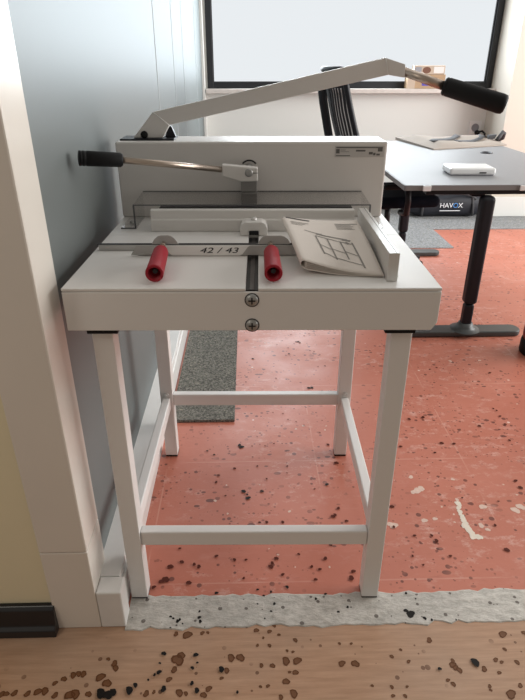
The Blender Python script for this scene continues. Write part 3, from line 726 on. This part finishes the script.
# ------------------------------------------------------------------ wall socket and plug
so_ = thing('wall_socket', 'white square wall socket under the right end of the window', 'socket', (2.04, 5.35, .70))
MB().box(-.055, .055, -.012, -.0005, -.065, .055, .003).make('cover_plate', M['plasticw'], so_)
MB().lathe((0, -.0122, 0), (0, -.03, 0), [(0, .034), (.002, .034), (.002, .030), (.0005, .028), (.0005, 0)]).make('inset', M['greyp'], so_)
pl = thing('power_plug', 'black plug with a curved cable in the wall socket', 'plug', (2.06, 5.337, .66))
MB().lathe((0, -.001, 0), (0, -.06, 0), [(0, 0), (0, .020), (.025, .020), (.035, .012), (.035, 0)]).make('plug_body', M['black'], pl)
MB().tube([(0, -.036, 0), (0, -.07, .012), (.012, -.09, .02), (.035, -.10, .0), (.045, -.10, -.06), (.045, -.09, -.2), (.04, -.08, -.4), (.02, -.06, -.62)], .009).make('cable', M['black'], pl)

# ------------------------------------------------------------------ duffel bag by the wall
db = thing('duffel_bag', 'long black nylon duffel bag with a white logo on the floor under the window', 'bag', (1.745, 4.985, .0065))
rows = []
n = 26
for i in range(n+1):
    u = i/n; x = -.355+.71*u
    e = min(1, 1.12*math.sin(math.pi*min(max(u, .012), .988))**.22)
    row = []
    for k in range(21):
        a = 2*math.pi*k/20
        ry = .115*e; rz = .095*e*(1+.05*math.sin(11*u)+.03*math.sin(23*u+1))
        cy, cz = math.cos(a), math.sin(a)
        sy = math.copysign(abs(cy)**.7, cy); sz = math.copysign(abs(cz)**.7, cz)
        row.append((x, ry*sy, .097*1+rz*sz if sz > -.92 else .002+.097*(1-e)))
    rows.append(row)
b = MB().grid(rows)
b.bm.faces.new([b.bm.verts.new(p) for p in rows[0][:-1]]); b.bm.faces.new([b.bm.verts.new(p) for p in rows[-1][:-1]][::-1])
b.make('bag_body', M['nylon'], db)
text('logo', 'HAV', .058, M['logo'], db, Matrix.Translation((-0.03, -.1275, .108)) @ UP_FRONT, sx=1.0, extrude=.001)
text('logo', 'O', .058, M['logob'], db, Matrix.Translation((.0505, -.1275, .108)) @ UP_FRONT, sx=1.0, extrude=.001)
text('logo', 'X', .058, M['logo'], db, Matrix.Translation((.0925, -.1275, .108)) @ UP_FRONT, sx=1.0, extrude=.001)
MB().box(-.085, .095, -.129, -.127, .062, .068).make('logo_line', M['logo'], db)
MB().tube([(-.20, -.095, .165), (-.15, -.11, .185), (-.05, -.09, .208), (.08, -.08, .210), (.18, -.10, .188), (.23, -.105, .160)], .010).make('handle', M['strap'], db)
MB().tube([(.21, -.124, .02), (.205, -.124, .10), (.20, -.105, .16), (.195, -.03, .192)], .010).make('handle', M['strap'], db)
MB().tube([(-.235, -.122, .02), (-.232, -.122, .10), (-.23, -.10, .16), (-.225, -.03, .192)], .010).make('handle', M['strap'], db)

# ------------------------------------------------------------------ office chair
ch = thing('office_chair', 'black mesh-back office chair standing behind the paper cutter beside the desk', 'chair', (.845, 3.40, 0), R(7))
# chair faces +x in its own frame
rows = []
UV = []
for i in range(15):
    v = i/14; z = .56+.62*v
    hw = .215*(1-.16*v*v) if v > .1 else .21+.2*v*.12
    row = []
    for j in range(13):
        u = j/12*2-1
        x = -.225-.20*v-.02*math.sin(v*3.0)+.05*abs(u)**2
        row.append((x, u*hw, z))
    rows.append(row)
bmm = MB().grid(rows)
uvl = bmm.bm.loops.layers.uv.new('UVMap')
for f in bmm.bm.faces:
    for l in f.loops: l[uvl].uv = ((l.vert.co.y+.25)*2, (l.vert.co.z-.5)*1.4)
bo = bmm.make('backrest_mesh', M['mesh'], ch)
rim = [rows[i][0] for i in range(15)] + rows[14][1:12] + [rows[i][12] for i in range(14, -1, -1)] + rows[0][11:0:-1] + [rows[0][0]]
MB().tube(rim, .016).make('backrest_frame', M['blackm'], ch)
MB().tube([(-.455, 0, 1.16), (-.43, 0, 1.02), (-.38, 0, .8), (-.32, 0, .60), (-.2, 0, .47), (0, 0, .44)], .024).make('back_support', M['blackm'], ch)
MB().box(-.25, .22, -.245, .245, .475, .540, .030, 4).make('seat', M['seatfab'], ch)
for s in (-1, 1):
    a_ = MB().tube([(0, s*.20, .45), (0, s*.285, .46), (.0, s*.295, .53), (-.01, s*.295, .60)], .017).make('armrest', M['blackm'], ch)
    MB().box(-.16, .06, s*.295-.042, s*.295+.042, .601, .629, .012, 3).make('arm_pad', M['black'], a_)
MB().cyl((0, 0, .12), (0, 0, .30), .028).cyl((0, 0, .30), (0, 0, .455), .018).make('gas_column', M['blackm'], ch)
base = MB()
for k in range(5):
    a = 2*math.pi*k/5+.35
    base.tube([(0, 0, .115), (.16*math.cos(a), .16*math.sin(a), .10), (.30*math.cos(a), .30*math.sin(a), .075)], [.032, .024, .016])
base = base.make('star_base', M['blackm'], ch)
for k in range(5):
    a = 2*math.pi*k/5+.35; c = Vector((.30*math.cos(a), .30*math.sin(a), .032)); d = Vector((-math.sin(a), math.cos(a), 0))
    MB().cyl(c-d*.022, c-d*.005, .025).cyl(c+d*.005, c+d*.022, .025).cyl(c-d*.022, c+d*.022, .008).cyl(c, c+Vector((0, 0, .045)), .008).make('caster', M['black'], base)

# ------------------------------------------------------------------ canister cut off by the right edge
fx = thing('red_canister', 'dark red canister with a black foot cut off by the right edge', 'canister', (1.345, 2.30, 0))
MB().lathe((0, 0, .075), (0, 0, .6), [(0, 0), (0, .080), (.02, .083), (.32, .083), (.36, .070), (.385, .035), (.42, .028), (.42, 0)]).make('cylinder', M['darkred'], fx)
MB().lathe((0, 0, .001), (0, 0, .6), [(0, 0), (0, .080), (.008, .086), (.060, .086), (.074, .082), (.074, 0)]).make('foot_ring', M['black'], fx)
hd_ = MB().box(-.035, .035, -.02, .02, .495, .53, .006).make('valve', M['blackm'], fx)
MB().tube([(-.02, 0, .525), (.05, 0, .56), (.12, 0, .565)], .009).make('handle', M['blackm'], hd_)

# ------------------------------------------------------------------ light
w = bpy.data.worlds.new('room_ambient'); SC.world = w; w.use_nodes = True
bg = w.node_tree.nodes['Background']; bg.inputs[0].default_value = (1, .90, .78, 1); bg.inputs[1].default_value = .265
def area(name, loc, rot, sx, sy, power, col=(1, 1, 1)):
    l = bpy.data.lights.new(name, 'AREA'); l.shape = 'RECTANGLE'; l.size = sx; l.size_y = sy; l.energy = power; l.color = col
    o = bpy.data.objects.new(name, l); COL.objects.link(o); o.location = loc; o.rotation_euler = [R(a) for a in rot]; return o
area('daylight_side_window', (4.1, 2.4, 1.75), (0, 90, 0), 1.9, 3.6, 190, (1, .985, .96))
area('daylight_back_window', (.85, 5.30, 1.75), (-90, 0, 0), 2.0, 1.3, 80, (.88, .955, 1))
area('far_wall_fill', (3.6, 2.6, 1.7), (90, 0, 28), 1.6, 1.6, 38, (1, .985, .97))  # added fill panel turned to the far right wall to brighten it
area('near_left_fill', (-1.5, -.2, 2.2), (40, 0, 12), .7, .7, 8, (1, .93, .82))  # added warm fill, left of the camera, lifting the near left wall
area('overhead_fill', (.9, 2.6, 2.75), (0, 0, 0), 2.6, 2.6, 16, (1, .985, .96))  # added soft overhead fill, no lamp known here

cam = bpy.data.cameras.new('camera'); co = bpy.data.objects.new('camera', cam); COL.objects.link(co)
co.location = (0, 0, 1.2); co.rotation_euler = (R(90-26.8904), 0, R(-1.4545))
cam.sensor_fit = 'VERTICAL'; cam.sensor_height = 24; cam.lens = 24*562/700; cam.clip_start = .02
SC.camera = co
vs = SC.view_settings
vs.view_transform = 'Standard'; vs.look = 'None'; vs.gamma = 1; vs.use_curve_mapping = False; vs.exposure = 0.0
